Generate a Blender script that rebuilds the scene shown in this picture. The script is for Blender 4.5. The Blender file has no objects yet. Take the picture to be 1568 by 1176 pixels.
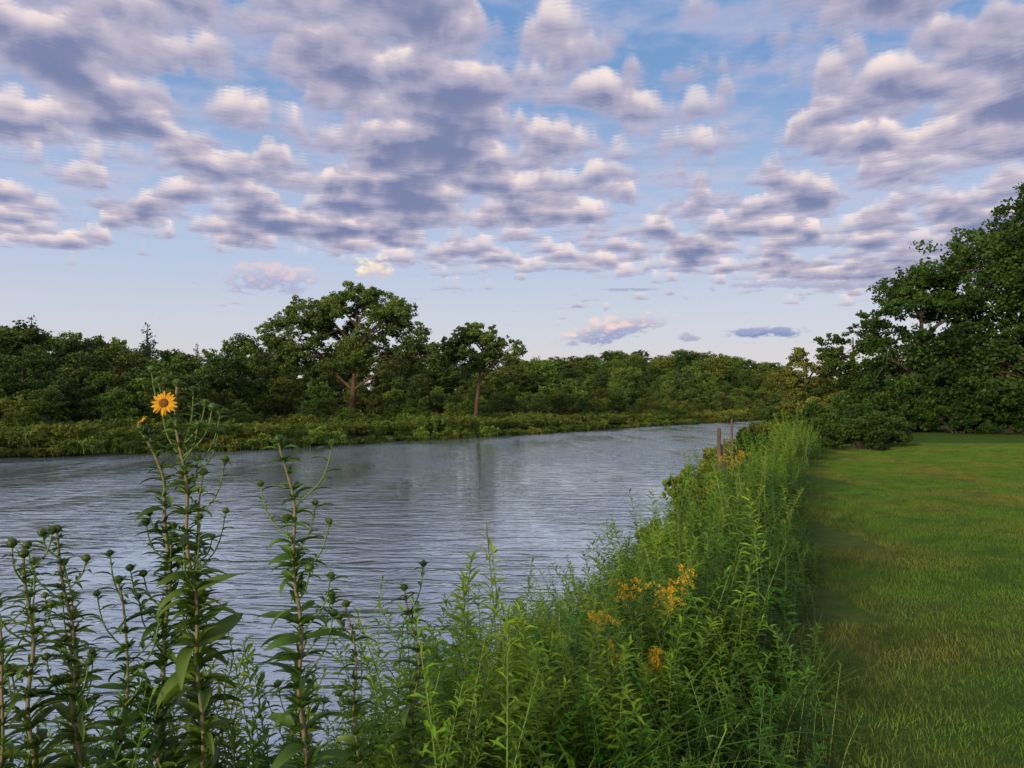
import bpy, math, numpy as np
from mathutils import Vector
R = np.random.default_rng(7)
scene = bpy.context.scene
scene.view_settings.view_transform = 'Standard'
scene.view_settings.look = 'None'
scene.view_settings.exposure = 0
COL = scene.collection

# ------------------------------------------------------------------ helpers
class MB:
    def __init__(s): s.v=[]; s.q=[]; s.t=[]; s.qm=[]; s.tm=[]; s.c=[]; s.n=0
    def add(s, v, q=None, t=None, tint=0.5, mat=0):
        v=np.asarray(v,float).reshape(-1,3); k=len(v)
        s.v.append(v)
        s.c.append(np.broadcast_to(np.asarray(tint,float),(k,)).copy())
        if q is not None and len(q):
            q=np.asarray(q,int).reshape(-1,4); s.q.append(q+s.n); s.qm.append(np.full(len(q),mat))
        if t is not None and len(t):
            t=np.asarray(t,int).reshape(-1,3); s.t.append(t+s.n); s.tm.append(np.full(len(t),mat))
        s.n+=k
    def mesh(s, name, mats, smooth=False):
        me=bpy.data.meshes.new(name)
        v=np.concatenate(s.v)
        q=np.concatenate(s.q) if s.q else np.zeros((0,4),int)
        t=np.concatenate(s.t) if s.t else np.zeros((0,3),int)
        m=np.concatenate([*s.qm,*s.tm])
        loops=np.concatenate([q.ravel(),t.ravel()]).astype(np.int32)
        st=np.concatenate([np.arange(len(q))*4, len(q)*4+np.arange(len(t))*3]).astype(np.int32)
        me.vertices.add(len(v)); me.vertices.foreach_set('co',v.astype(np.float32).ravel())
        me.loops.add(len(loops)); me.loops.foreach_set('vertex_index',loops)
        me.polygons.add(len(st)); me.polygons.foreach_set('loop_start',st)
        me.update(calc_edges=True)
        me.polygons.foreach_set('material_index',m.astype(np.int32))
        me.polygons.foreach_set('use_smooth',np.full(len(st),smooth))
        a=me.attributes.new('tint','FLOAT','POINT'); a.data.foreach_set('value',np.concatenate(s.c).astype(np.float32))
        for mt in mats: me.materials.append(mt)
        me.validate()
        return me

def obj(name, data, loc=(0,0,0), rot=(0,0,0), sc=(1,1,1), parent=None):
    o=bpy.data.objects.new(name,data); o.location=loc; o.rotation_euler=rot; o.scale=sc
    if parent is not None: o.parent=parent
    COL.objects.link(o); return o

def norm(a): 
    a=np.asarray(a,float); return a/(np.linalg.norm(a,axis=-1,keepdims=True)+1e-9)

def tube(mb, pts, rad, k=6, tint=0.5, mat=0, cap=False):
    pts=np.asarray(pts,float); n=len(pts); rad=np.broadcast_to(np.asarray(rad,float),(n,))
    T=norm(np.gradient(pts,axis=0)); ref=np.array([0.31,0.95,0.05]) if abs(T[:,2]).mean()>0.6 else np.array([0,0,1.])
    A=norm(np.cross(T,ref)); B=np.cross(T,A)
    an=np.arange(k)/k*2*math.pi
    V=pts[:,None]+rad[:,None,None]*(A[:,None]*np.cos(an)[None,:,None]+B[:,None]*np.sin(an)[None,:,None])
    i=np.arange(n-1)[:,None]*k; j=np.arange(k)[None]; j2=(j+1)%k
    q=np.stack([i+j,i+j2,i+k+j2,i+k+j],-1).reshape(-1,4)
    mb.add(V.reshape(-1,3),q,None,tint,mat)
    if cap: mb.add(V[-1],None,[[0,a,a+1] for a in range(1,k-1)],tint,mat)

def spline(P,n):
    P=np.asarray(P,float); k=len(P); t=np.linspace(0,k-1,n); out=[]
    for x in t:
        i=min(int(x),k-2); f=x-i
        p0=P[max(i-1,0)];p1=P[i];p2=P[i+1];p3=P[min(i+2,k-1)]
        out.append(0.5*((2*p1)+(-p0+p2)*f+(2*p0-5*p1+4*p2-p3)*f*f+(-p0+3*p1-3*p2+p3)*f**3))
    return np.array(out)

def leaf(mb, base, d, L, W, droop=0.5, fold=0.25, n=4, tint=0.5, mat=0, peak=0.38, twist=0.0):
    d=norm(d); side=np.cross(d,[0,0,1.]); 
    if np.linalg.norm(side)<1e-3: side=np.array([1.,0,0])
    side=norm(side); up=np.cross(side,d)
    if twist: side,up=side*math.cos(twist)+up*math.sin(twist), up*math.cos(twist)-side*math.sin(twist)
    t=np.linspace(0,1,n+1); 
    w=W*0.5*np.where(t<peak, 0.18+0.82*np.sin(t/peak*math.pi/2), np.cos((t-peak)/(1-peak)*math.pi/2)**0.85)
    ang=-droop*t*1.5
    ds=L/n
    pos=[np.array(base,float)]
    for i in range(n):
        a=(ang[i]+ang[i+1])/2
        pos.append(pos[-1]+ds*(d*math.cos(a)+up*math.sin(a)))
    pos=np.array(pos)
    nrm=np.array([up*math.cos(a)-d*math.sin(a) for a in ang])
    Lf=pos+side*w[:,None]+nrm*(w*fold*2)[:,None]; Rt=pos-side*w[:,None]+nrm*(w*fold*2)[:,None]
    V=np.stack([Lf,pos,Rt],1).reshape(-1,3)
    q=[]
    for i in range(n):
        a=i*3; q+= [[a,a+1,a+4,a+3],[a+1,a+2,a+5,a+4]]
    mb.add(V,q,None,tint,mat)

# ------------------------------------------------------------------ materials
class NT:
    def __init__(s,tree): s.t=tree; s.n=tree.nodes; s.l=tree.links
    def new(s,typ,**kw):
        n=s.n.new(typ)
        for k,v in kw.items(): setattr(n,k,v)
        return n
    def setin(s,n,i,v):
        if v is None: return
        if isinstance(v,bpy.types.NodeSocket): s.l.new(v,n.inputs[i])
        else: n.inputs[i].default_value=v
    def m(s,op,a,b=None,c=None,clamp=False):
        n=s.new('ShaderNodeMath',operation=op,use_clamp=clamp)
        s.setin(n,0,a); s.setin(n,1,b); s.setin(n,2,c); return n.outputs[0]
    def mix(s,f,a,b,blend='MIX'):
        n=s.new('ShaderNodeMix',data_type='RGBA',blend_type=blend)
        s.setin(n,0,f); s.setin(n,6,a); s.setin(n,7,b); return n.outputs[2]
    def ss(s,x,lo,hi,a=0.,b=1.):
        n=s.new('ShaderNodeMapRange',interpolation_type='SMOOTHSTEP')
        for i,v in enumerate((x,lo,hi,a,b)): s.setin(n,i,v)
        return n.outputs[0]
    def noise(s,vec,scale,detail=3,rough=0.5,dist=0.,dims='3D'):
        n=s.new('ShaderNodeTexNoise',noise_dimensions=dims); s.setin(n,'Vector',vec)
        n.inputs['Scale'].default_value=scale; n.inputs['Detail'].default_value=detail
        n.inputs['Roughness'].default_value=rough; n.inputs['Distortion'].default_value=dist
        return n.outputs['Fac']
    def comb(s,x,y,z):
        n=s.new('ShaderNodeCombineXYZ'); s.setin(n,0,x); s.setin(n,1,y); s.setin(n,2,z); return n.outputs[0]

def C(r,g,b): return (r,g,b,1.)
def newmat(name):
    m=bpy.data.materials.new(name); m.use_nodes=True; m.node_tree.nodes.clear(); return m,NT(m.node_tree)

def leafmat(name, dark, light, trans=0.3, rough=0.55, posscale=0.25, spec=0.25, var=0.35, hue=0.045):
    m,t=newmat(name)
    at=t.new('ShaderNodeAttribute',attribute_name='tint').outputs['Fac']
    oi=t.new('ShaderNodeObjectInfo'); geo=t.new('ShaderNodeNewGeometry')
    ns=t.noise(geo.outputs['Position'],posscale,2)
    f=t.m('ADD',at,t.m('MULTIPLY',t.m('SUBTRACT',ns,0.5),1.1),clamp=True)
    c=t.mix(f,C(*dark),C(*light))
    hs=t.new('ShaderNodeHueSaturation')
    t.setin(hs,'Hue',t.m('MULTIPLY_ADD',oi.outputs['Random'],hue,0.49-hue/2))
    t.setin(hs,'Saturation',1.0)
    t.setin(hs,'Value',t.m('MULTIPLY_ADD',t.m('FRACT',t.m('MULTIPLY',oi.outputs['Random'],17.3)),var*2,1-var))
    t.setin(hs,'Color',c)
    b=t.new('ShaderNodeBsdfPrincipled'); t.setin(b,'Base Color',hs.outputs[0]); t.setin(b,'Roughness',rough)
    b.inputs['Specular IOR Level'].default_value=spec
    tr=t.new('ShaderNodeBsdfTranslucent')
    tc=t.mix(0.5,hs.outputs[0],C(0.5,0.75,0.1),'MULTIPLY')
    t.setin(tr,'Color',t.mix(0.6,hs.outputs[0],tc))
    mx=t.new('ShaderNodeMixShader'); mx.inputs[0].default_value=trans
    t.l.new(b.outputs[0],mx.inputs[1]); t.l.new(tr.outputs[0],mx.inputs[2])
    o=t.new('ShaderNodeOutputMaterial'); t.l.new(mx.outputs[0],o.inputs[0])
    return m

def plainmat(name,a,b,scale=8,rough=0.8,stretch=(1,1,1),bump=0.3):
    m,t=newmat(name)
    tc=t.new('ShaderNodeTexCoord'); mp=t.new('ShaderNodeMapping'); t.l.new(tc.outputs['Object'],mp.inputs[0]); mp.inputs['Scale'].default_value=stretch
    ns=t.noise(mp.outputs[0],scale,5,0.6)
    c=t.mix(t.ss(ns,0.3,0.7),C(*a),C(*b))
    p=t.new('ShaderNodeBsdfPrincipled'); t.setin(p,'Base Color',c); p.inputs['Roughness'].default_value=rough
    bp=t.new('ShaderNodeBump'); bp.inputs['Strength'].default_value=bump; bp.inputs['Distance'].default_value=0.02; t.setin(bp,'Height',ns)
    t.l.new(bp.outputs[0],p.inputs['Normal'])
    o=t.new('ShaderNodeOutputMaterial'); t.l.new(p.outputs[0],o.inputs[0]); return m

M_bark=plainmat('bark',(0.04,0.03,0.022),(0.10,0.08,0.06),3,0.9,(1,1,0.25),0.8)
M_barkred=plainmat('bark_warm',(0.06,0.035,0.02),(0.14,0.085,0.055),3,0.9,(1,1,0.25),0.8)
M_forest=leafmat('forest_leaves',(0.015,0.045,0.010),(0.15,0.235,0.032),0.25,posscale=0.07,var=0.45,hue=0.06)
M_hero=leafmat('cottonwood_leaves',(0.035,0.085,0.02),(0.17,0.27,0.05),0.25,posscale=0.3,var=0.05)
M_dark=leafmat('shade_tree_leaves',(0.008,0.028,0.006),(0.055,0.135,0.016),0.2,posscale=0.2,var=0.1)
M_lt=leafmat('sapling_leaves',(0.05,0.08,0.015),(0.20,0.24,0.04),0.3,posscale=0.3,var=0.1)
M_cedar=leafmat('cedar_leaves',(0.012,0.028,0.012),(0.05,0.08,0.03),0.1,posscale=0.3)
M_farveg=leafmat('far_bank_leaves',(0.028,0.07,0.010),(0.20,0.265,0.036),0.3,posscale=0.2,hue=0.06)
M_forb=leafmat('forb_leaves',(0.03,0.11,0.008),(0.25,0.44,0.025),0.35,rough=0.5,posscale=0.9)
M_forb2=leafmat('dark_forb_leaves',(0.015,0.075,0.008),(0.09,0.26,0.018),0.3,rough=0.45,posscale=0.9)
M_grass=leafmat('tall_grass_blades',(0.025,0.09,0.010),(0.16,0.30,0.03),0.35,posscale=0.9)
M_sunleaf=leafmat('sunflower_leaves',(0.022,0.07,0.010),(0.13,0.26,0.035),0.3,rough=0.45,posscale=3,spec=0.4,var=0.1)
M_stem=plainmat('stem',(0.12,0.15,0.06),(0.24,0.17,0.10),12,0.6)
M_gstem=plainmat('green_stem',(0.08,0.16,0.03),(0.16,0.25,0.05),12,0.6)
M_petal=leafmat('petals',(0.85,0.42,0.01),(0.95,0.6,0.02),0.35,posscale=5,var=0.02,hue=0.0)
M_disk=plainmat('flower_disk',(0.28,0.10,0.02),(0.5,0.22,0.03),300,0.9,bump=1)
M_gold=leafmat('goldenrod_flowers',(0.60,0.40,0.012),(0.88,0.62,0.03),0.3,var=0.05,hue=0.0)
M_wood=plainmat('weathered_wood',(0.06,0.045,0.035),(0.16,0.12,0.09),5,0.9,(1,1,0.2),0.7)

# ------------------------------------------------------------------ terrain
Lp=np.array([(-400,-300),(-60,-40),(-8,-1.5),(-3,1.2),(0,2.1),(1.4,3.6),(2.8,7.2),(6.6,17.2),(10.6,26),(22,58),(46,118),(62,155),(95,190),(228,282),(510,432),(1600,860)],float)
Np=np.array([(-400,-270),(-62,-34),(-9,2.0),(-5,3.5),(-2.3,4.8),(-0.6,6.4),(0.7,9),(3.2,16),(41,125),(56,160),(87,196),(130,231),(220,291),(500,442),(1600,880)],float)
Fp=np.array([(-440,-220),(-90,-30),(-55,12),(-29.5,44),(-17.7,53.5),(-10.6,67),(1.2,84),(23,125),(69,198),(112,250),(200,328),(480,500),(1600,960)],float)
def sdf(P,x,y):
    best=np.full(x.shape,1e9); sg=np.ones(x.shape)
    for a,b in zip(P[:-1],P[1:]):
        d=b-a; t=np.clip(((x-a[0])*d[0]+(y-a[1])*d[1])/(d@d),0,1)
        dx=x-a[0]-t*d[0]; dy=y-a[1]-t*d[1]; r=np.hypot(dx,dy)
        c=d[0]*(y-a[1])-d[1]*(x-a[0])
        k=r<best-1e-9; best=np.where(k,r,best); sg=np.where(k,np.where(c>0,1,-1),sg)
    return best*sg     # + = left of the line
def sst(x,a,b): t=np.clip((x-a)/(b-a),0,1); return t*t*(3-2*t)
def wob(x,y):
    return (np.sin(x*0.9+1.3*np.sin(y*0.35))*np.cos(y*0.8+0.6)+0.5*np.sin(x*2.3+y*1.7))*0.5
def height(x,y):
    x=np.asarray(x,float); y=np.asarray(y,float)
    dl=-sdf(Lp,x,y); dn=-sdf(Np,x,y); df=sdf(Fp,x,y)
    t=np.clip(dn/(dn+np.abs(dl)+1e-6),0,1)
    near=np.where(dl>0,1.2+0.02*wob(x,y)*1.0+0.006*np.clip(dl,0,60), -0.02+1.22*sst(t**0.8,0,1)+0.05*wob(x*2,y*2)*t*(1-t)*4)
    far=0.9*sst(df,0,2.2)+0.4*sst(df,2,14)+0.06*wob(x*.4,y*.4)+4.5*sst(df,22,75)+3.*sst(df,75,160)+2*np.sin(x*0.02+1)*sst(df,40,90)+1.2*wob(x*.06,y*.06)*sst(df,20,60)
    far=far+13*np.exp(-((x-95)/80)**2-((y-440)/75)**2)*sst(df,20,90)
    bed=-np.minimum(1.3,0.45*np.minimum(np.abs(dn),np.abs(df)))
    return np.where(dn>0,near,np.where(df>0,far,bed)),dl,dn,df
N=420
t=np.linspace(-1,1,N); b=5.6; gx=1800*np.sinh(b*t)/math.sinh(b); gy=gx+6
X,Y=np.meshgrid(gx,gy); Z,dl,dn,df=height(X,Y)
i,j=np.meshgrid(np.arange(N-1),np.arange(N-1),indexing='ij'); k=i*N+j
q=np.stack([k,k+1,k+N+1,k+N],-1).reshape(-1,4)
mb=MB(); mb.add(np.stack([X,Y,Z],-1).reshape(-1,3),q,None,sst(dl,-0.25,0.35).ravel())
m,tt=newmat('ground_lawn_and_soil')
geo=tt.new('ShaderNodeNewGeometry').outputs['Position']
at=tt.new('ShaderNodeAttribute',attribute_name='tint').outputs['Fac']
n1=tt.noise(geo,0.5,5,0.6); n2=tt.noise(geo,6,5,0.7); n3=tt.noise(geo,40,3,0.7)
lawn=tt.mix(tt.ss(n1,0.40,0.66,0,0.9),C(0.07,0.16,0.016),C(0.16,0.185,0.034))
lawn=tt.mix(tt.ss(n2,0.35,0.7),lawn,C(0.07,0.135,0.02))
lawn=tt.mix(tt.m('MULTIPLY',n3,0.7),lawn,C(0.03,0.06,0.012))
soil=tt.mix(n2,C(0.02,0.03,0.012),C(0.045,0.055,0.02))
cc=tt.mix(at,soil,lawn)
p=tt.new('ShaderNodeBsdfPrincipled'); tt.setin(p,'Base Color',cc); p.inputs['Roughness'].default_value=0.95; p.inputs['Specular IOR Level'].default_value=0.1
bp=tt.new('ShaderNodeBump'); bp.inputs['Strength'].default_value=0.8; bp.inputs['Distance'].default_value=0.04; tt.setin(bp,'Height',n3); tt.l.new(bp.outputs[0],p.inputs['Normal'])
o=tt.new('ShaderNodeOutputMaterial'); tt.l.new(p.outputs[0],o.inputs[0])
obj('ground',mb.mesh('ground',[m],True))

# ------------------------------------------------------------------ river water
mb=MB(); mb.add([(-1700,-1700,0),(1700,-1700,0),(1700,1700,0),(-1700,1700,0)],[[0,1,2,3]])
m,tt=newmat('river_water')
geo=tt.new('ShaderNodeNewGeometry').outputs['Position']
mp=tt.new('ShaderNodeMapping'); tt.l.new(geo,mp.inputs[0]); mp.inputs['Rotation'].default_value=(0,0,math.radians(12)); mp.inputs['Scale'].default_value=(0.38,1.25,1)
w1=tt.noise(mp.outputs[0],1.5,3,0.55,0.6,'2D')
w2=tt.noise(mp.outputs[0],5.0,2,0.5,0.4,'2D')
mp2=tt.new('ShaderNodeMapping'); tt.l.new(geo,mp2.inputs[0]); mp2.inputs['Rotation'].default_value=(0,0,math.radians(-27)); mp2.inputs['Scale'].default_value=(2.2,0.5,1)
w3=tt.noise(mp2.outputs[0],0.10,3,0.55,0.3,'2D')
amp=tt.ss(w3,0.35,0.65,0.25,1.1)
h=tt.m('MULTIPLY',tt.m('ADD',tt.m('MULTIPLY',w1,0.10),tt.m('MULTIPLY',w2,0.026)),amp)
bp=tt.new('ShaderNodeBump'); bp.inputs['Strength'].default_value=0.8; bp.inputs['Distance'].default_value=1.0; tt.setin(bp,'Height',h)
p=tt.new('ShaderNodeBsdfPrincipled'); p.inputs['Base Color'].default_value=C(0.50,0.61,0.66); p.inputs['Metallic'].default_value=0.7; p.inputs['Roughness'].default_value=0.05; p.inputs['IOR'].default_value=1.5
tt.l.new(bp.outputs[0],p.inputs['Normal'])
o=tt.new('ShaderNodeOutputMaterial'); tt.l.new(p.outputs[0],o.inputs[0])
obj('river_water',mb.mesh('river_water',[m]))

# ------------------------------------------------------------------ trees
def leafquads(mb, pos, size, rng, tint, mat, flat=0.35):
    n=len(pos); d=norm(rng.normal(size=(n,3))*[1,1,0.8]); e=rng.normal(size=(n,3)); e[:,2]*=1
    s=norm(np.cross(d,e)); L=(size*rng.uniform(0.6,1.3,n))[:,None]; W=L*0.36
    nn=np.cross(d,s)
    a=pos-d*L*.5; c=pos+d*L*.5; b1=pos+s*W+nn*L*0.08; b2=pos-s*W+nn*L*0.08
    V=np.stack([a,b1,c,b2],1).reshape(-1,3); q=np.arange(n*4).reshape(-1,4)
    mb.add(V,q,None,np.repeat(tint,4),mat)

def crown_leaves(mb, centers, radii, nleaf, size, rng, mat=1, zs=0.75):
    sub=9; w=np.array(radii)**2; w=w/w.sum()
    zmin=min(c[2] for c in centers); zmax=max(c[2] for c in centers)+1e-3
    for c,r,ww in zip(centers,radii,w):
        n=max(6,int(nleaf*ww)); 
        sc=norm(rng.normal(size=(sub,3)))*r*rng.uniform(0.35,0.95,(sub,1))*[1,1,zs]
        sr=r*rng.uniform(0.25,0.5,sub)
        k=rng.integers(0,sub,n)
        dirs=norm(rng.normal(size=(n,3)))*(rng.random((n,1))**0.45)
        pos=c+sc[k]+dirs*sr[k][:,None]*[1.1,1.1,0.7]
        ct=rng.uniform(-0.18,0.18); st=rng.uniform(-0.15,0.15,sub)
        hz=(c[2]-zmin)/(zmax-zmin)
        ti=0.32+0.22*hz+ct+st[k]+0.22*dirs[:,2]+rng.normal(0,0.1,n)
        leafquads(mb,pos,size,rng,np.clip(ti,0,1),mat)

def limb(mb,a,b,r0,r1,rng,sag=0.12,k=6,n=8):
    a=np.array(a,float);b=np.array(b,float); L=np.linalg.norm(b-a)
    m1=a+(b-a)*0.33+rng.normal(0,0.05,3)*L+[0,0,sag*L]; m2=a+(b-a)*0.68+rng.normal(0,0.06,3)*L+[0,0,sag*0.8*L]
    P=spline([a,m1,m2,b],n); tube(mb,P,np.linspace(r0,r1,n),k,0.5,0); return P

def tree_mesh(name, H, blobs, seed, nclump, crad, nleaf, lsize, leafM, barkM=M_bark, trunk_r=0.35, lean=(0,0), fork=0.3, nlimb=7, sep=0.75):
    """blobs: ellipsoids (x,y,z,rx,ry,rz) that bound the crown"""
    rng=np.random.default_rng(seed); mb=MB()
    B=np.array(blobs,float); w=(B[:,3]*B[:,4]*B[:,5])**0.6; w/=w.sum()
    C_=[];Rr=[]
    tries=0
    while len(C_)<nclump and tries<nclump*40:
        tries+=1
        k=rng.choice(len(B),p=w); d=norm(rng.normal(size=3))*rng.uniform(0.35,1.0)**0.5
        c=B[k,:3]+d*np.maximum(B[k,3:]-crad*0.7,0.2)
        if all(np.linalg.norm(c-x)>crad*sep for x in C_): C_.append(c); Rr.append(crad*rng.uniform(0.65,1.25))
    C_=np.array(C_)
    top=B[:,2].mean()
    fz=H*fork
    tr=spline([(0,0,-0.4),(lean[0]*0.2,lean[1]*0.2,fz*0.5),(lean[0]*0.5,lean[1]*0.5,fz),(lean[0],lean[1],top),(lean[0]*1.1,lean[1]*1.1,H*0.86)],16)
    rr=np.concatenate([[trunk_r*1.5],np.linspace(trunk_r*1.1,trunk_r*0.16,15)])
    tube(mb,tr,rr,9,0.5,0)
    L=min(nlimb,len(C_)); idx=rng.choice(len(C_),L,replace=False); cen=C_[idx].copy()
    for _ in range(5):
        lab=np.argmin(np.linalg.norm(C_[:,None]-cen[None],axis=2),1)
        for g in range(L):
            if (lab==g).any(): cen[g]=C_[lab==g].mean(0)
    for g in range(L):
        mem=C_[lab==g]
        if len(mem)==0: continue
        zz=np.clip(cen[g][2]-np.linalg.norm(cen[g][:2])*0.7, fz*0.9, H*0.7)
        a=tr[np.argmin(abs(tr[:,2]-zz))]
        P=limb(mb,a,cen[g],trunk_r*0.42,trunk_r*0.12,rng)
        for c in mem:
            s=P[rng.integers(3,len(P))]
            limb(mb,s,c+[0,0,0],trunk_r*0.11,0.02,rng,0.08,4,5)
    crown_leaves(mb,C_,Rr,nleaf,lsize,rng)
    return mb.mesh(name,[barkM,leafM])

def gz(x,y): return float(height(np.array([x]),np.array([y]))[0][0])
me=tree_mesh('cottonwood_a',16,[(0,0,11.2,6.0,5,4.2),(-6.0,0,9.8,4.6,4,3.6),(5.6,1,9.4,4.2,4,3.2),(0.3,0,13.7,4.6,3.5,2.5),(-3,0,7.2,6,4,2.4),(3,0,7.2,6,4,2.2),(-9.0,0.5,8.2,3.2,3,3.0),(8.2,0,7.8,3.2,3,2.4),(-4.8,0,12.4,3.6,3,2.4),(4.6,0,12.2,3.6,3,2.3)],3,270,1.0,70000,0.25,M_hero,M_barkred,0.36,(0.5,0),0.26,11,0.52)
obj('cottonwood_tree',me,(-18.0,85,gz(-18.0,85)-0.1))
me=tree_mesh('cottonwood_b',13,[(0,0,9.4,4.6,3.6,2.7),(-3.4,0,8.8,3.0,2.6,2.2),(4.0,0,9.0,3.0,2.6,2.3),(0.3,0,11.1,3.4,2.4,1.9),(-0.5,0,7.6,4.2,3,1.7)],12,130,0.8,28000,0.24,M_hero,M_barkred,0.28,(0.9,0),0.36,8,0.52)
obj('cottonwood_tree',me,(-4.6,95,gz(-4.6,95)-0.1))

forest=bpy.data.objects.new('distant_forest',None); COL.objects.link(forest)
T=[]
for s in range(6):
    rg=np.random.default_rng(100+s); H=9; w=rg.uniform(2.8,3.8)
    bl=[(0,0,5.0,w,w,3.2),(rg.uniform(-1,1),rg.uniform(-1,1),6.6,w*0.7,w*0.7,2.2),(rg.uniform(-2,2),rg.uniform(-2,2),3.2,w*0.9,w*0.9,2.2),(rg.uniform(-1.5,1.5),rg.uniform(-1.5,1.5),2.0,w*0.8,w*0.8,1.6)]
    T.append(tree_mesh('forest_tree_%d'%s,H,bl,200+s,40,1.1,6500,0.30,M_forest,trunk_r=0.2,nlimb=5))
def cedar(seed):
    rng=np.random.default_rng(seed); mb=MB(); tube(mb,[(0,0,-.3),(0,0,4),(0,0,8.3)],[.22,.14,.03],6)
    Cs=[];Rs=[]
    for z in np.linspace(0.8,8.2,26):
        r=1.9*(1-(z/8.8))**0.8+0.15; a=rng.uniform(0,6.28); 
        for q_ in range(3 if z<6 else 1):
            aa=a+q_*2.1; Cs.append(np.array([math.cos(aa)*r*0.55,math.sin(aa)*r*0.55,z])); Rs.append(r*0.6+0.12)
    crown_leaves(mb,Cs,Rs,5000,0.22,rng,1,0.9); return mb.mesh('cedar_%d'%seed,[M_bark,M_cedar])
CE=[cedar(1),cedar(2)]
rng=np.random.default_rng(21)
seg=np.linalg.norm(np.diff(Fp,axis=0),axis=1); cum=np.concatenate([[0],np.cumsum(seg)])
def alongF(s,d):
    i=min(np.searchsorted(cum,s)-1,len(seg)-1); i=max(i,0); a,b_=Fp[i],Fp[i+1]; t=(s-cum[i])/seg[i]; dr=(b_-a)/seg[i]
    p=a+(b_-a)*t; return p[0]-dr[1]*d, p[1]+dr[0]*d
s0=cum[2]+10; s1=cum[11]+150
cnt=0
hero=[(-18.3,85,6),(-4.6,95,4.5)]
def put_forest(s,d,hs):
    global cnt
    x,y=alongF(s,d)
    z,_,_,dff=height(np.array([x]),np.array([y]))
    if dff[0]<9: return
    for hx,hy,hr in hero:
        if abs(x-hx*(y/hy))<hr*0.6 and y<hy+2: hs=min(hs,0.42)
        elif abs(x-hx*(y/hy))<hr*1.9 and y<hy+50: hs=hs*0.74
    me=T[rng.integers(0,6)]; sc=hs*rng.uniform(0.85,1.15)
    obj('tree_%d'%cnt,me,(x,y,float(z[0])-0.3),(0,0,rng.uniform(0,6.28)),(sc*rng.uniform(.9,1.3),sc*rng.uniform(.9,1.3),sc),forest); cnt+=1
for d0,step,hs,jit in [(13,4.2,0.44,3),(19,5.,0.6,3),(28,5.8,0.74,4),(40,6.5,0.86,5),(54,7,0.95,5),(68,7,1.04,6),(84,9,1.04,6),(105,12,1.05,8)]:
    s=s0
    while s<s1:
        far=max(0,(s-cum[8])/200)
        put_forest(s+rng.uniform(-2,2), d0*(1+0.4*far)+rng.uniform(-jit,jit), hs*rng.choice([0.7,0.9,1,1.3])*(1+0.25*min(far,1)))
        s+=step*rng.uniform(0.7,1.3)*(1+1.3*far)
for k in range(50):
    s=rng.uniform(s0,s1-150); x,y=alongF(s,rng.uniform(58,85)); sc=rng.uniform(1.0,1.45)
    obj('cedar_%d'%k,CE[k%2],(x,y,gz(x,y)-0.2),(0,0,rng.uniform(0,6)),(sc,sc,sc*1.05),forest)
for k in range(260):
    x=rng.uniform(5,215); y=rng.uniform(330,470); z,_,_,dff=height(np.array([x]),np.array([y]))
    if dff[0]<25: continue
    sc=rng.choice([0.9,1.1,1.3,1.8]); obj('ridge_tree_%d'%k,T[k%6],(x,y,float(z[0])-0.3),(0,0,rng.uniform(0,6)),(sc*1.3,sc*1.3,sc),forest)

def rtree(nm,x,y,H,bl,seed,ncl,cr,nl,ls,M,tr=0.35,fork=0.2):
    me=tree_mesh(nm+'_mesh',H,bl,seed,ncl,cr,nl,ls,M,trunk_r=tr,fork=fork,nlimb=9)
    return obj(nm,me,(x,y,gz(x,y)-0.1))
rtree('unseen_shade_tree',36.2,50,17.5,[(0,0,10.5,8.4,7.5,6.0),(-2,0,5.2,8.2,7,3.8),(1,0,14.2,5,5,3.0),(-4.0,-1,10.5,4.2,4,4.2),(-3,-3,3,6,4,2.4)],31,170,1.6,70000,0.26,M_dark,0.6)
rtree('unseen_shade_tree',29.2,54,12.0,[(0,0,7.8,4.6,4.4,4.2),(-0.5,0,4.2,4.6,4.4,3.2),(0.6,0,10.6,2.8,2.6,2.0),(0,-2,2.4,4.4,3,2)],32,80,1.2,32000,0.24,M_dark,0.4)
rt=rtree('unseen_shade_tree',46,44,16,[(0,0,9.5,7.5,7.5,6),(0,0,5,7,7,4)],33,90,1.6,30000,0.32,M_dark,0.6)
obj('unseen_shade_tree',rt.data,(-12.0,-28.0,1.2),(0,0,1),(0.8,0.8,0.8))  # unseen tree added behind the viewer to block sun from the lawn
rtree('small_tree',27.0,60,8.6,[(0,0,6.0,3.5,3,2.9),(-0.6,0,3.4,3.6,3,2.2)],34,48,0.9,15000,0.22,M_dark,0.25)
rtree('small_tree',25.6,66,7.4,[(-0.3,0,5.1,3.3,3,2.2),(0.3,0,2.8,2.8,3,1.7),(-2.6,0,4.6,1.6,1.6,1.0)],35,38,0.75,10000,0.20,M_lt,0.2)
shr=bpy.data.objects.new('lawn_edge_shrubs',None); COL.objects.link(shr)
def shrubmesh(seed,M,n=8000,ls=0.13):
    rng=np.random.default_rng(seed); mb=MB(); Cs=[];Rs=[]
    for i in range(26):
        a=rng.uniform(0,6.28); r=rng.uniform(0,1.3)**0.9; z=rng.uniform(0.25,1.75)*(1-(r/1.7)**2*0.6); c=np.array([math.cos(a)*r,math.sin(a)*r,z]); Cs.append(c); Rs.append(rng.uniform(0.3,0.5))
        tube(mb,spline([(c[0]*0.15,c[1]*0.15,-0.1),(c[0]*0.5,c[1]*0.5,z*0.6),tuple(c)],5),np.linspace(0.03,0.008,5),4)
    crown_leaves(mb,Cs,Rs,n,ls,rng); return mb.mesh('shrub_%d'%seed,[M_bark,M])
SH=[shrubmesh(1,M_dark),shrubmesh(2,M_dark),shrubmesh(3,M_lt),shrubmesh(4,M_farveg)]
rng=np.random.default_rng(5)
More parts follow.
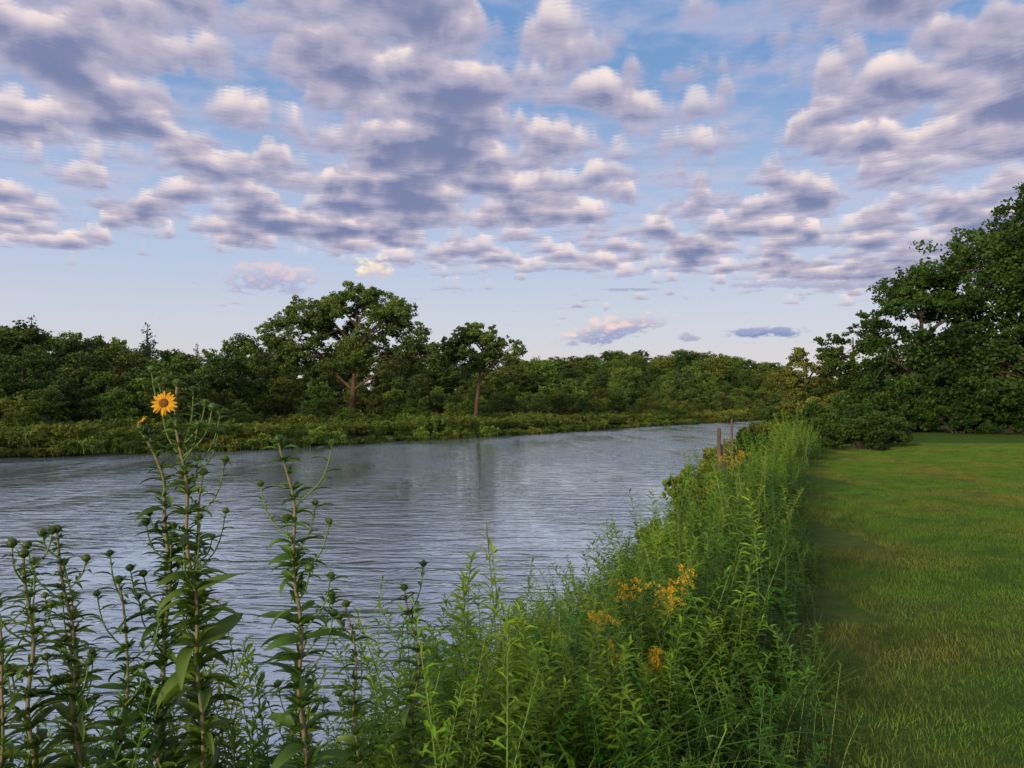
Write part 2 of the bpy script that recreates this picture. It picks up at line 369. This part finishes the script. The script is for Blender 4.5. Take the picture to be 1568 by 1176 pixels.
for k,(x,y,s,ti) in enumerate([(26,52,1.7,0),(29.5,50,1.5,1),(33,50,1.6,0),(23.5,53,1.5,1),(37,47,1.5,1),(41,45,1.6,0),(46,42,1.8,1),(24,57,1.7,2),(22.8,60,1.3,3),(14.2,31,0.8,0),(15.6,32.5,0.8,1),(13.4,34,0.8,0),(17,35,0.85,1),(16,38,0.9,0),(18.5,41,1.0,1),(21,46,1.2,0),(50,42,2,0),(27.5,56,1.7,1),(31,57,2,0),(52,40,2.2,1),(20,50,1.1,1),(25,68,1.5,0),(30,80,2,1),(34,92,2,0),(42,110,2.4,1),(50,126,2.4,0)]):
    obj('shrub_%d'%k,SH[ti],(x,y,gz(x,y)-0.1),(0,0,rng.uniform(0,6)),(s*1.15,s*1.15,s),shr)
nw=bpy.data.objects.new('woodland_behind_lawn',None); COL.objects.link(nw)
for k in range(90):
    y=rng.uniform(64,240); x=0.40*y+8+abs(rng.normal(0,1))*22
    if -sdf(Lp,np.array([x]),np.array([y]))[0]<3: continue
    s=rng.uniform(0.7,1.1); obj('tree_%d'%k,T[k%6],(x,y,gz(x,y)-.2),(0,0,rng.uniform(0,6)),(s,s,s),nw)
for k in range(14):
    x=rng.uniform(50,90); y=rng.uniform(10,70); s=rng.uniform(1.1,1.5); obj('tree_r%d'%k,T[k%6],(x,y,gz(x,y)-.2),(0,0,rng.uniform(0,6)),(s,s,s),nw)

# ------------------------------------------------------------------ bank vegetation
def coarse_clump(seed):
    rng=np.random.default_rng(seed); mb=MB(); Cs=[];Rs=[]
    for i in range(24):
        c=np.array([rng.uniform(-1.3,1.3),rng.uniform(-1.3,1.3),rng.uniform(0.1,0.75)]); Cs.append(c); Rs.append(rng.uniform(0.25,0.45))
    crown_leaves(mb,Cs,Rs,3600,0.12,rng,0,0.9)
    n=140; b0=np.stack([rng.uniform(-1.4,1.4,n),rng.uniform(-1.4,1.4,n),np.zeros(n)],1); h=rng.uniform(0.5,1.05,n)
    tip=b0+np.stack([rng.normal(0,.15,n),rng.normal(0,.15,n),h],1); w=np.stack([rng.normal(0,1,n),rng.normal(0,1,n),np.zeros(n)],1); w=norm(w)*0.015
    mb.add(np.stack([b0-w,b0+w,tip],1).reshape(-1,3),None,np.arange(3*n).reshape(-1,3),np.repeat(rng.uniform(0.4,0.8,n),3),0)
    return mb.mesh('bank_clump_%d'%seed,[M_farveg])
CC=[coarse_clump(s) for s in range(5)]
fb=bpy.data.objects.new('far_bank_vegetation',None); COL.objects.link(fb)
rng=np.random.default_rng(8); k=0; s=cum[2]+15
while s<cum[9]+60:
    far=max(0,(s-cum[7])/120)
    for d in (0.3,2.2,4.6,7.5,11):
        x,y=alongF(s+rng.uniform(-1,1),d*(1+0.3*far)+rng.uniform(-.6,.6)); sc=rng.uniform(0.7,1.25)*(1+0.3*far)
        obj('clump_%d'%k,CC[k%5],(x,y,gz(x,y)-0.12),(0,0,rng.uniform(0,6)),(sc*1.2,sc*1.2,sc*(0.85 if d<1 else 1)*rng.choice([0.8,1,1.4])),fb); k+=1
    s+=2.3*(1+far)

def forb(seed,H,nst,spread,nl,LL,LW,M,mat_flower=None,grass=0,lean=0.18,seg=2):
    rng=np.random.default_rng(seed); mb=MB()
    for s_ in range(nst):
        bx,by=rng.normal(0,spread,2); h=H*rng.uniform(0.6,1.1); la=rng.uniform(0,6.28); ll=h*lean*rng.uniform(0.3,1.3)
        top=np.array([bx+math.cos(la)*ll,by+math.sin(la)*ll,h])
        P=spline([(bx,by,-0.1),(bx+math.cos(la)*ll*.2,by+math.sin(la)*ll*.2,h*.45),tuple(top)],7)
        tube(mb,P,np.linspace(0.004,0.0015,7),3,0.5,0)
        a=rng.uniform(0,6.28); base_t=rng.uniform(0.15,0.6)
        for i in range(nl):
            f=0.2+0.8*(i/nl)**0.85; x=f*6; i0=min(int(x),5); pp=P[i0]+(P[i0+1]-P[i0])*(x-i0)
            a+=2.4+rng.normal(0,.3); el=rng.uniform(0.0,0.6)+0.6*f**3
            l=LL*rng.uniform(0.7,1.2)*(1-0.5*f**3)
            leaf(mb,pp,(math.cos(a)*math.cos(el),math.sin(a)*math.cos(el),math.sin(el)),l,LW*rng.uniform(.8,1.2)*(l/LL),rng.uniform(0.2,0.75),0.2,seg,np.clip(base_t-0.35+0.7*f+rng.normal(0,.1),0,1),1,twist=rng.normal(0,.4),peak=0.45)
        if mat_flower is not None:
            for b_ in range(9):
                aa=rng.uniform(0,6.28); r=rng.uniform(0.03,0.12); z0=rng.uniform(-0.10,0.03)
                e=top+[math.cos(aa)*r,math.sin(aa)*r,z0+0.04]; Q=spline([tuple(top+[0,0,z0-0.04]),tuple((top+e)/2+[0,0,z0*0.3+0.03]),tuple(e)],6)
                tube(mb,Q,0.0015,3,0.5,0)
                n=50; pos=Q[rng.integers(1,6,n)]+rng.normal(0,0.006,(n,3))+[0,0,0.006]
                leafquads(mb,pos,0.010,rng,rng.uniform(0.0,1,n),2)
    if grass:
        for g in range(grass):
            a=rng.uniform(0,6.28); r=rng.uniform(0,0.22); h=rng.uniform(0.35,0.8)
            leaf(mb,(math.cos(a)*r,math.sin(a)*r,0),(math.cos(a)*0.4,math.sin(a)*.4,1),h,0.009,rng.uniform(0.4,1.1),0.1,4,rng.uniform(0.2,0.9),1,peak=0.3)
    ms=[M_gstem,M]+([M_gold] if mat_flower is not None else [])
    return mb.mesh('forb_%d'%seed,ms)
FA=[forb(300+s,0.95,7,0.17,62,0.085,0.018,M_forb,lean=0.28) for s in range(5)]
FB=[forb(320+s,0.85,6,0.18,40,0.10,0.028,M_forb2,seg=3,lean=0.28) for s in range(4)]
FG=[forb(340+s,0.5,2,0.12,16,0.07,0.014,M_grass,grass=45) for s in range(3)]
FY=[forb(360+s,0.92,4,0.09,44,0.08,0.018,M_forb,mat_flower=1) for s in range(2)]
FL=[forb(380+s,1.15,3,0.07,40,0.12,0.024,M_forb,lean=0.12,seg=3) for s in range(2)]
nb=bpy.data.objects.new('riverbank_vegetation',None); COL.objects.link(nb)
rng=np.random.default_rng(77); cnt=0
def scatter(n,x0,x1,y0,y1,slanted,hs=1.0,tlo=0.02,edge=0.0):
    global cnt
    y=rng.uniform(y0,y1,n); x=rng.uniform(x0,x1,n)+(0.36*y if slanted else 0)
    z,dl_,dn_,_=height(x,y)
    dens=wob(x*1.3+3,y*1.1); sp_=wob(x*0.9-5,y*0.7+2)
    for i in range(n):
        if dl_[i]>edge+0.12*dens[i] or dn_[i]<tlo: continue
        if math.hypot(x[i],y[i])<2.35 : continue
        low=1.0
        if x[i]<0.3 and y[i]<7: low=0.55+0.45*sst(np.array(x[i]),-2.0,-0.1)
        if x[i]<-0.4 and y[i]<5.5: low=min(low,0.56)
        if y[i]<3.4: low=min(low,0.72)
        r=rng.random()-0.3*sp_[i]; ed=dl_[i]>-0.45
        if ed: me=(FB+FG)[rng.integers(0,7)] 
        elif r<0.46: me=FA[rng.integers(0,5)]
        elif r<0.80: me=FB[rng.integers(0,4)]
        elif r<0.97: me=FG[rng.integers(0,3)]
        else: me=FL[rng.integers(0,2)]
        s=hs*low*rng.uniform(0.55,1.15)*(1+0.38*dens[i])*(0.55 if ed else 1)
        if math.hypot(x[i]-0.72,y[i]-4.0)<0.55: s=min(s,0.72)
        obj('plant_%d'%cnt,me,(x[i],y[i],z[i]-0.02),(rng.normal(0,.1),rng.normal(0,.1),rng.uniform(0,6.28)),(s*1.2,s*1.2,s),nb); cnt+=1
scatter(1000,-4,2.0,1.6,9,True)
scatter(600,-4.5,2.0,9,20,True)
scatter(300,-3.5,2.0,20,34,True,1.3)
for k in range(380):
    y=rng.uniform(24,150)**1.0; x=0.36*y+rng.uniform(-6,4)
    z,dl_,dn_,_=height(np.array([x]),np.array([y]))
    if dl_[0]>-0.3 or dn_[0]<0.4: continue
    sc=rng.uniform(0.7,1.05); obj('clump_%d'%k,CC[k%5],(x,y,z[0]-0.1),(0,0,rng.uniform(0,6)),(sc,sc,sc),nb)
for (x,y,s,k) in [(0.82,4.15,0.93,0),(0.66,4.0,0.86,1),(4.8,16.5,1.25,0)]:
    obj('goldenrod',FY[k],(x,y,gz(x,y)-0.02),(0,0.05,1.0+k),(s,s,s))
bs=bpy.data.objects.new('riverbank_shrubs',None); COL.objects.link(bs)
for k,(x,y,s,ti) in enumerate([(4.3,17.6,0.62,3),(3.6,15.0,0.5,3),(6.0,21.5,0.7,3),(8.0,25.5,0.75,0),(9.2,28.5,0.8,3),(2.4,11.6,0.42,3)]):
    obj('shrub_%d'%k,SH[ti],(x,y,gz(x,y)-0.05),(0,0,k*1.3),(s*0.9,s*0.9,s*1.25),bs)

# ------------------------------------------------------------------ mown grass blades
rng=np.random.default_rng(9)
def lawnpatch(seed,n=5200,S=1.6):
    rng=np.random.default_rng(seed); mb=MB()
    b0=np.stack([rng.uniform(-S/2,S/2,n),rng.uniform(-S/2,S/2,n),np.zeros(n)],1); h=rng.uniform(0.02,0.055,n)
    a=rng.uniform(0,6.28,n); w=np.stack([np.cos(a),np.sin(a),np.zeros(n)],1)*0.0022
    ln=rng.normal(0,0.45,(n,2))*h[:,None]; mid=b0+np.concatenate([ln*0.35,h[:,None]*0.6],1); tip=b0+np.concatenate([ln*1.2,h[:,None]],1)
    V=np.stack([b0-w,b0+w,mid+w*.8,mid-w*.8,tip],1).reshape(-1,3); k=np.arange(n)[:,None]*5
    mb.add(V,k+np.array([[0,1,2,3]]),k+np.array([[3,2,4]]),np.repeat(rng.uniform(0.1,0.9,n),5),0)
    return mb.mesh('lawn_patch_%d'%seed,[M_lawn])
m,tt=newmat('lawn_blades')
geo=tt.new('ShaderNodeNewGeometry').outputs['Position']; at=tt.new('ShaderNodeAttribute',attribute_name='tint').outputs['Fac']
n1=tt.noise(geo,0.55,5,0.65); n2=tt.noise(geo,2.2,4,0.65)
c=tt.mix(at,C(0.055,0.14,0.014),C(0.14,0.26,0.03)); c2=tt.mix(at,C(0.17,0.155,0.035),C(0.27,0.235,0.06))
c=tt.mix(tt.ss(n1,0.45,0.62,0,0.75),c,c2); c=tt.mix(tt.ss(n2,0.45,0.65,0,0.7),c,C(0.035,0.09,0.014))
p=tt.new('ShaderNodeBsdfPrincipled'); tt.setin(p,'Base Color',c); p.inputs['Roughness'].default_value=0.7; p.inputs['Specular IOR Level'].default_value=0.15
o=tt.new('ShaderNodeOutputMaterial'); tt.l.new(p.outputs[0],o.inputs[0]); M_lawn=m
LP=[lawnpatch(s) for s in range(4)]
lg=bpy.data.objects.new('lawn_grass',None); COL.objects.link(lg)
k=0
for yy in np.arange(-1.0,36,1.55):
    for xx in np.arange(-4,40,1.55):
        if xx>0.75*max(yy,0)+3: continue
        z,dl_,_,_=height(np.array([xx]),np.array([yy]))
        if dl_[0]<0.1: continue
        obj('patch_%d'%k,LP[rng.integers(0,4)],(xx,yy,z[0]-0.004),(0,0,rng.integers(0,4)*math.pi/2),(1,1,rng.uniform(0.8,1.3)),lg); k+=1

# ------------------------------------------------------------------ sunflowers
def bud(mb,p,d,r,rng,openf=0):
    d=norm(d); a=norm(np.cross(d,[0.3,0.2,1.])); b_=np.cross(d,a)
    prof=[(-0.9,0.35),(-0.5,0.85),(0,1.0),(0.5,0.8),(0.85,0.35)]; k=8; V=[]
    for h,w in prof:
        for i in range(k):
            an=i/k*6.283; V.append(p+d*h*r+ (a*math.cos(an)+b_*math.sin(an))*w*r)
    q=[[i*k+j,i*k+(j+1)%k,(i+1)*k+(j+1)%k,(i+1)*k+j] for i in range(4) for j in range(k)]
    mb.add(V,q,[[32,32+j,32+j+1] for j in range(1,7)],0.45,1)
    for i in range(14):
        an=i/14*6.283*2.0+rng.normal(0,.2); rad=a*math.cos(an)+b_*math.sin(an)
        dd=rad*rng.uniform(0.5,1.1)+d*rng.uniform(0.35,1.0)
        leaf(mb,p-d*r*0.6+rad*r*0.5,dd,r*rng.uniform(1.5,2.3),r*0.5,0.25,0.1,2,rng.uniform(0.3,0.8),1)
def blossom(mb,p,d,r,rng,npet=17,droop=0.1):
    d=norm(d); a=norm(np.cross(d,[0.05,0.1,1.])); b_=np.cross(d,a)
    bud(mb,p-d*r*0.35,d,r*0.33,rng)
    k=16; V=[]; 
    for h,w in [(-0.05,0.36),(0.06,0.36),(0.14,0.28),(0.18,0.15),(0.19,0.02)]:
        for i in range(k): an=i/k*6.283; V.append(p+d*h*r+(a*math.cos(an)+b_*math.sin(an))*w*r*1.02)
    mb.add(V,[[i*k+j,i*k+(j+1)%k,(i+1)*k+(j+1)%k,(i+1)*k+j] for i in range(4) for j in range(k)],None,0.5,4)
    for i in range(npet):
        an=(i+rng.uniform(-.3,.3))/npet*6.283; rad=a*math.cos(an)+b_*math.sin(an)
        tg=np.cross(d,rad); L=r*rng.uniform(0.6,0.84); W=r*0.24; n=4; t=np.linspace(0,1,n+1); w=W*0.5*np.array([0.5,0.9,1.0,0.75,0.08])
        cu=rng.uniform(-0.3,0.3)
        pos=p+rad*r*0.3+d*r*0.03+rad*(t*L)[:,None]+d*(L*(0.12*t-(0.22+cu)*t*t))[:,None]+tg*(rng.normal(0,.12)*L*t*t)[:,None]
        V=np.stack([pos+tg*w[:,None]+d*(w*0.3)[:,None],pos,pos-tg*w[:,None]+d*(w*.3)[:,None]],1).reshape(-1,3); q=[]
        for s_ in range(n): e=s_*3; q+=[[e,e+1,e+4,e+3],[e+1,e+2,e+5,e+4]]
        mb.add(V,q,None,rng.uniform(0.2,0.8),3)
def sunflower(pts,seed,r0=0.0075,flower=None,z_leaf=1.45,leafL=0.15,dense=1.0,side=6):
    rng=np.random.default_rng(seed); mb=MB()
    P=spline(pts,40); L=np.concatenate([[0],np.cumsum(np.linalg.norm(np.diff(P,axis=0),axis=1))])
    P[:,0]+=0.007*np.sin(L*17+seed); P[:,1]+=0.006*np.cos(L*14)
    tube(mb,P,np.linspace(r0,r0*0.5,40),7,0.5,0)
    tot=L[-1]; s_=0.15; a=rng.uniform(0,3.1)
    while s_<tot-0.01:
        p=np.array([np.interp(s_,L,P[:,c]) for c in range(3)]); f=s_/tot
        nl=3 if rng.random()<0.35 else 2
        ll=leafL*(0.8+0.35*math.sin(min(f*1.25,1)*math.pi*0.8))*(1-0.62*max(0,(f-0.6)/0.4))
        for i in range(nl):
            aa=a+i*2*math.pi/nl+rng.normal(0,.35); el=rng.uniform(0.25,0.8)+0.3*max(0,f-0.8)
            d=np.array([math.cos(aa)*math.cos(el),math.sin(aa)*math.cos(el),math.sin(el)])
            l=ll*rng.uniform(0.6,1.2)
            leaf(mb,p,d,l,l*rng.uniform(0.19,0.26),rng.uniform(0.45,1.15),0.3,6,np.clip(rng.normal(0.4,0.16)+0.2*f,0,1),1,twist=rng.normal(0,.5))
            for _ in range(4 if rng.random()<0.8*dense else 1):
                a2=aa+rng.normal(0,.7); e2=rng.uniform(0.4,1.3)
                leaf(mb,p+[0,0,0.004],(math.cos(a2)*math.cos(e2),math.sin(a2)*math.cos(e2),math.sin(e2)),ll*rng.uniform(.3,.65),ll*0.12,0.5,0.3,4,rng.uniform(0.3,0.75),1,twist=rng.normal(0,.4))
        a+=math.pi/2+rng.normal(0,.45); s_+=(0.06*(1-0.35*f))*rng.uniform(0.6,1.5)
    for k in range(side):
        f=rng.uniform(0.62,0.97); s_=f*tot; p=np.array([np.interp(s_,L,P[:,c]) for c in range(3)]); aa=rng.uniform(0,6.28) if k%2 else (0 if rng.random()<.5 else math.pi)+rng.normal(0,.4)
        ln=rng.uniform(0.08,0.24); e=p+[math.cos(aa)*ln*0.5,math.sin(aa)*ln*0.4,ln*rng.uniform(0.7,1.0)]
        Q=spline([tuple(p),tuple((p+e)/2+[math.cos(aa)*ln*.12,math.sin(aa)*ln*.12,-ln*.06]),tuple(e)],8); tube(mb,Q,np.linspace(0.003,0.002,8),5,0.5,2)
        for i in range(6):
            q_=Q[1+i]; a2=rng.uniform(0,6.28); leaf(mb,q_,(math.cos(a2),math.sin(a2),0.6),0.06*rng.uniform(.7,1.3),0.015,0.6,0.3,4,rng.uniform(.4,.8),1)
        bud(mb,e,e-Q[-2]+[0,0,0.001],rng.uniform(0.010,0.0145),rng)
    bud(mb,P[-1]+[0,0,0.008],P[-1]-P[-2],0.014,rng)
    for (pos,d,r) in (flower or []):
        base=P[-3] ; pos=np.array(pos); Q=spline([tuple(base),tuple((base+pos)/2+[0.0,0.01,-0.005]),tuple(pos-norm(d)*r*0.55)],8); tube(mb,Q,0.003,5,0.5,2)
        blossom(mb,pos,d,r,rng)
    me=mb.mesh('sunflower_%d'%seed,[M_stem,M_sunleaf,M_gstem,M_petal,M_disk],True)
    return obj('wild_sunflower',me)
sunflower([(-1.10,2.47,0.85),(-1.127,2.46,1.737),(-1.10,2.45,2.32),(-1.116,2.45,2.615),(-1.148,2.44,2.74),(-1.186,2.44,2.83)],1,flower=[((-1.17,2.40,2.86),(-0.6,-0.4,0.6),0.022)],side=12)
sunflower([(-0.93,2.38,0.85),(-0.948,2.37,1.787),(-0.978,2.35,2.344),(-1.008,2.35,2.627),(-1.018,2.34,2.77),(-1.035,2.34,2.97)],2,flower=[((-1.045,2.28,2.915),(0.15,-0.95,0.22),0.038)],side=14)
sunflower([(-0.60,2.33,0.85),(-0.626,2.32,1.81),(-0.6375,2.3,2.197),(-0.661,2.3,2.573),(-0.697,2.3,2.80)],3,side=10,r0=0.008)
sunflower([(-1.36,2.22,0.9),(-1.368,2.2,1.859),(-1.387,2.2,2.32),(-1.397,2.2,2.475)],4,side=8,leafL=0.13)
sunflower([(-1.28,2.32,0.9),(-1.295,2.3,1.81),(-1.325,2.3,2.256),(-1.375,2.3,2.53)],5,side=8,leafL=0.13)
sunflower([(-1.52,2.35,0.9),(-1.54,2.33,1.81),(-1.56,2.33,2.30)],6,side=4,leafL=0.13)
sunflower([(-0.51,2.62,0.9),(-0.524,2.6,1.666),(-0.535,2.6,2.06),(-0.558,2.6,2.228)],7,side=3,leafL=0.13,r0=0.006)
sunflower([(-0.34,2.72,0.9),(-0.357,2.7,1.62),(-0.334,2.7,2.03),(-0.38,2.7,2.26)],8,side=2,leafL=0.13,r0=0.006)
sunflower([(-1.42,2.55,0.9),(-1.43,2.55,1.7),(-1.47,2.55,2.2),(-1.49,2.55,2.38)],10,side=5,leafL=0.13,r0=0.006)
sunflower([(-0.75,2.75,0.9),(-0.74,2.75,1.5),(-0.76,2.75,1.95)],11,side=3,leafL=0.13,r0=0.006)
sunflower([(-1.15,2.75,0.9),(-1.20,2.75,1.5),(-1.24,2.75,1.9)],12,side=3,leafL=0.13,r0=0.006)
sunflower([(-1.02,2.60,0.9),(-1.03,2.58,1.7),(-1.06,2.55,2.3),(-1.03,2.55,2.68)],13,side=7,leafL=0.13,r0=0.006)
sunflower([(-1.20,2.40,0.9),(-1.22,2.40,1.7),(-1.19,2.38,2.15),(-1.23,2.38,2.36)],14,side=6,leafL=0.12,r0=0.006)
sunflower([(-1.50,2.20,0.9),(-1.47,2.20,1.7),(-1.44,2.18,2.1),(-1.46,2.18,2.22)],15,side=5,leafL=0.12,r0=0.006)
tp=bpy.data.objects.new('tall_bank_plants',None); COL.objects.link(tp)
for k,(x,y,s) in enumerate([(-0.25,3.3,1.05),(-0.35,3.6,1.1),(-0.15,3.9,1.0),(-0.6,3.3,0.85),(-0.1,4.4,0.95),(0.1,4.9,0.9),(3.9,15.8,1.5),(4.1,16.3,1.5),(3.2,13.2,1.2)]):
    obj('stalk_%d'%k,FL[k%2],(x,y,gz(x,y)-.02),(0,0,k*1.7),(s,s,s),tp)
rng=np.random.default_rng(4)
for k in range(26):
    x=rng.uniform(-1.75,-0.25); y=rng.uniform(2.45,3.0); s=rng.uniform(0.85,1.12)
    obj('leafy_%d'%k,(FB+FA+FG)[rng.integers(0,12)],(x,y,gz(x,y)-.02),(0,0,k*1.7),(s*0.9,s*0.9,s),tp)

# ------------------------------------------------------------------ wooden posts
def post(x,y,h,r,seed):
    mb=MB(); rng=np.random.default_rng(seed); z=gz(x,y)
    P=[(x,y,z-0.3),(x+.01,y,z+h*.4),(x-.01,y,z+h*.8),(x,y,z+h)]; tube(mb,spline(P,10),[r*1.05]*8+[r,r*0.9],10,0.5,0,True)
    tube(mb,[(x,y,z+h),(x+0.01,y,z+h+0.02)],[r*0.9,r*0.55],10,0.5,0,True)
    return obj('wooden_post',mb.mesh('post_%d'%seed,[M_wood],True))
post(5.45,20,2.05,0.05,1); post(5.9,20.4,2.1,0.028,2); post(5.58,20.0,1.7,0.03,3)

# ------------------------------------------------------------------ sky world
w=bpy.data.worlds.new("World"); scene.world=w; w.use_nodes=True; w.node_tree.nodes.clear(); t=NT(w.node_tree)
sun_el=math.radians(9); sun_az=math.radians(215)   # compass style, clockwise from +Y : behind and to the left
sky=t.new('ShaderNodeTexSky',sky_type='NISHITA'); sky.sun_disc=False; sky.sun_elevation=sun_el; sky.sun_rotation=sun_az; sky.air_density=1.2; sky.dust_density=1.5
D=t.new('ShaderNodeTexCoord').outputs['Generated']
sp=t.new('ShaderNodeSeparateXYZ'); t.l.new(D,sp.inputs[0]); dx,dy,dz=sp.outputs
S=10.0
def K(r,g,b): return (r*S,g*S,b*S,1.)
el=t.m('MULTIPLY',t.m('ARCSINE',dz),57.2958)
az=t.m('MULTIPLY',t.m('ARCTAN2',dx,dy),57.2958)
g=t.mix(t.ss(el,-1,6),K(0.88,0.70,0.66),K(0.69,0.71,0.81))
g=t.mix(t.ss(el,4,13),g,K(0.50,0.61,0.85))
g=t.mix(t.ss(el,11,26),g,K(0.18,0.35,0.67))
g=t.mix(t.ss(el,26,70),g,K(0.14,0.28,0.60))
skyc=t.mix(0.15,g,sky.outputs[0])
z2=t.m('ADD',t.m('MAXIMUM',dz,0.015),0.012)
px=t.m('DIVIDE',dx,z2); py=t.m('DIVIDE',dy,z2)
pv=t.comb(px,py,0.)
cov=t.noise(pv,0.85,2,0.5,0,'2D')
edge=t.m('SUBTRACT',t.m('ADD',5.35,t.m('MULTIPLY',px,0.36)),py)
edgem=t.ss(edge,-1.1,1.4,-0.32,0.0)
cover=t.m('ADD',t.m('MULTIPLY',t.m('SUBTRACT',cov,0.5),0.50),edgem)
vn=t.noise(t.comb(t.m('MULTIPLY',px,0.9),t.m('MULTIPLY',py,1.0),0.),4.0,4,0.6,0.1,'2D')
veil=t.m('MULTIPLY',t.ss(t.m('ADD',vn,edgem),0.36,0.70),0.5)
col=t.mix(veil,skyc,K(0.58,0.55,0.70))
NL=8
for i in reversed(range(NL)):
    h=1+0.0125*i
    v=t.comb(t.m('MULTIPLY_ADD',px,h*1.05,7.3),t.m('MULTIPLY_ADD',py,h*1.08,2.1),0.)
    n=t.noise(v,3.6,5,0.56,0.15,'2D')
    dns=t.m('ADD',n,cover)
    th=0.385+0.020*i
    a=t.m('MULTIPLY',t.ss(dns,th,th+0.12),0.6 if i else 0.68)
    f=(i/(NL-1))**0.85
    lit=np.array([1.12,0.93,0.82])*f+np.array([0.43,0.41,0.56])*(1-f)
    c0=K(*lit)
    if i<3:
        c0=t.mix(t.ss(dns,th+0.08,th+0.30),c0,K(0.165,0.21,0.39))
    col=t.mix(a,col,c0)
cn=t.noise(t.comb(t.m('MULTIPLY',az,0.8),t.m('MULTIPLY',el,1.7),0.),0.9,4,0.6,0,'2D')
for (a0,e0,wa,we,sl,top,bot,amt) in [(-17.6,9.3,4.1,1.4,0.0,(0.74,0.62,0.66),(0.40,0.42,0.62),0.9),(-10.3,10.3,1.6,1.2,0.1,(1.0,0.88,0.68),(0.66,0.56,0.60),0.95),
      (7.4,5.9,4.6,1.15,0.2,(0.88,0.70,0.65),(0.30,0.35,0.57),0.95),(18.4,5.4,3.2,0.5,0.0,(0.34,0.38,0.58),(0.18,0.27,0.52),0.95),(13.1,5.2,1.0,0.4,0,(0.5,0.45,0.58),(0.32,0.36,0.56),0.8),
      (9.1,8.8,3.0,0.16,0,(0.40,0.42,0.62),(0.36,0.4,0.6),0.8),(13.6,2.7,7,0.3,0,(0.78,0.58,0.60),(0.5,0.45,0.58),0.6),(24,8.6,9,0.45,-0.04,(0.5,0.46,0.62),(0.36,0.38,0.58),0.7)]:
    ea=t.m('DIVIDE',t.m('SUBTRACT',az,a0),wa); da=t.m('SUBTRACT',az,a0)
    ee=t.m('DIVIDE',t.m('SUBTRACT',t.m('SUBTRACT',el,e0),t.m('MULTIPLY',da,sl)),we)
    r2=t.m('ADD',t.m('MULTIPLY',ea,ea),t.m('MULTIPLY',ee,ee))
    dd=t.m('ADD',t.m('SUBTRACT',0.85,r2),t.m('MULTIPLY',t.m('SUBTRACT',cn,0.5),3.0))
    al=t.m('MULTIPLY',t.ss(dd,0.0,0.8),amt)
    cc=t.mix(t.ss(t.m('ADD',ee,t.m('MULTIPLY',t.m('SUBTRACT',cn,0.5),3.)),-0.5,0.8),K(*bot),K(*top))
    col=t.mix(al,col,cc)
# bright part of the sky around the low sun (behind the viewer)
sd=Vector((math.sin(sun_az)*math.cos(sun_el),math.cos(sun_az)*math.cos(sun_el),math.sin(sun_el)))
dt=t.m('MAXIMUM',t.m('ADD',t.m('ADD',t.m('MULTIPLY',dx,sd.x),t.m('MULTIPLY',dy,sd.y)),t.m('MULTIPLY',dz,sd.z)),0.0)
gl=t.m('POWER',dt,2.5)
add=t.new('ShaderNodeMix',data_type='RGBA',blend_type='ADD'); t.setin(add,0,gl); t.setin(add,6,col); t.setin(add,7,K(1.5,1.2,0.85))
bg=t.new('ShaderNodeBackground'); t.l.new(add.outputs[2],bg.inputs[0]); bg.inputs[1].default_value=0.1
o=t.new('ShaderNodeOutputWorld'); t.l.new(bg.outputs[0],o.inputs[0])
w.cycles.sampling_method='NONE'

L=bpy.data.lights.new('sun','SUN'); L.energy=2.5; L.angle=math.radians(1.5); L.color=(1.0,0.80,0.54)
so=bpy.data.objects.new('sun',L); so.rotation_euler=sd.to_track_quat('Z','Y').to_euler(); COL.objects.link(so)

# ------------------------------------------------------------------ camera
cam=bpy.data.cameras.new('camera'); cam.lens=26.7; cam.sensor_width=36; cam.clip_end=6000; cam.clip_start=0.05
co=bpy.data.objects.new('camera',cam); co.location=(0,0,2.9); co.rotation_euler=(math.radians(91.82),0,0); COL.objects.link(co)
scene.camera=co
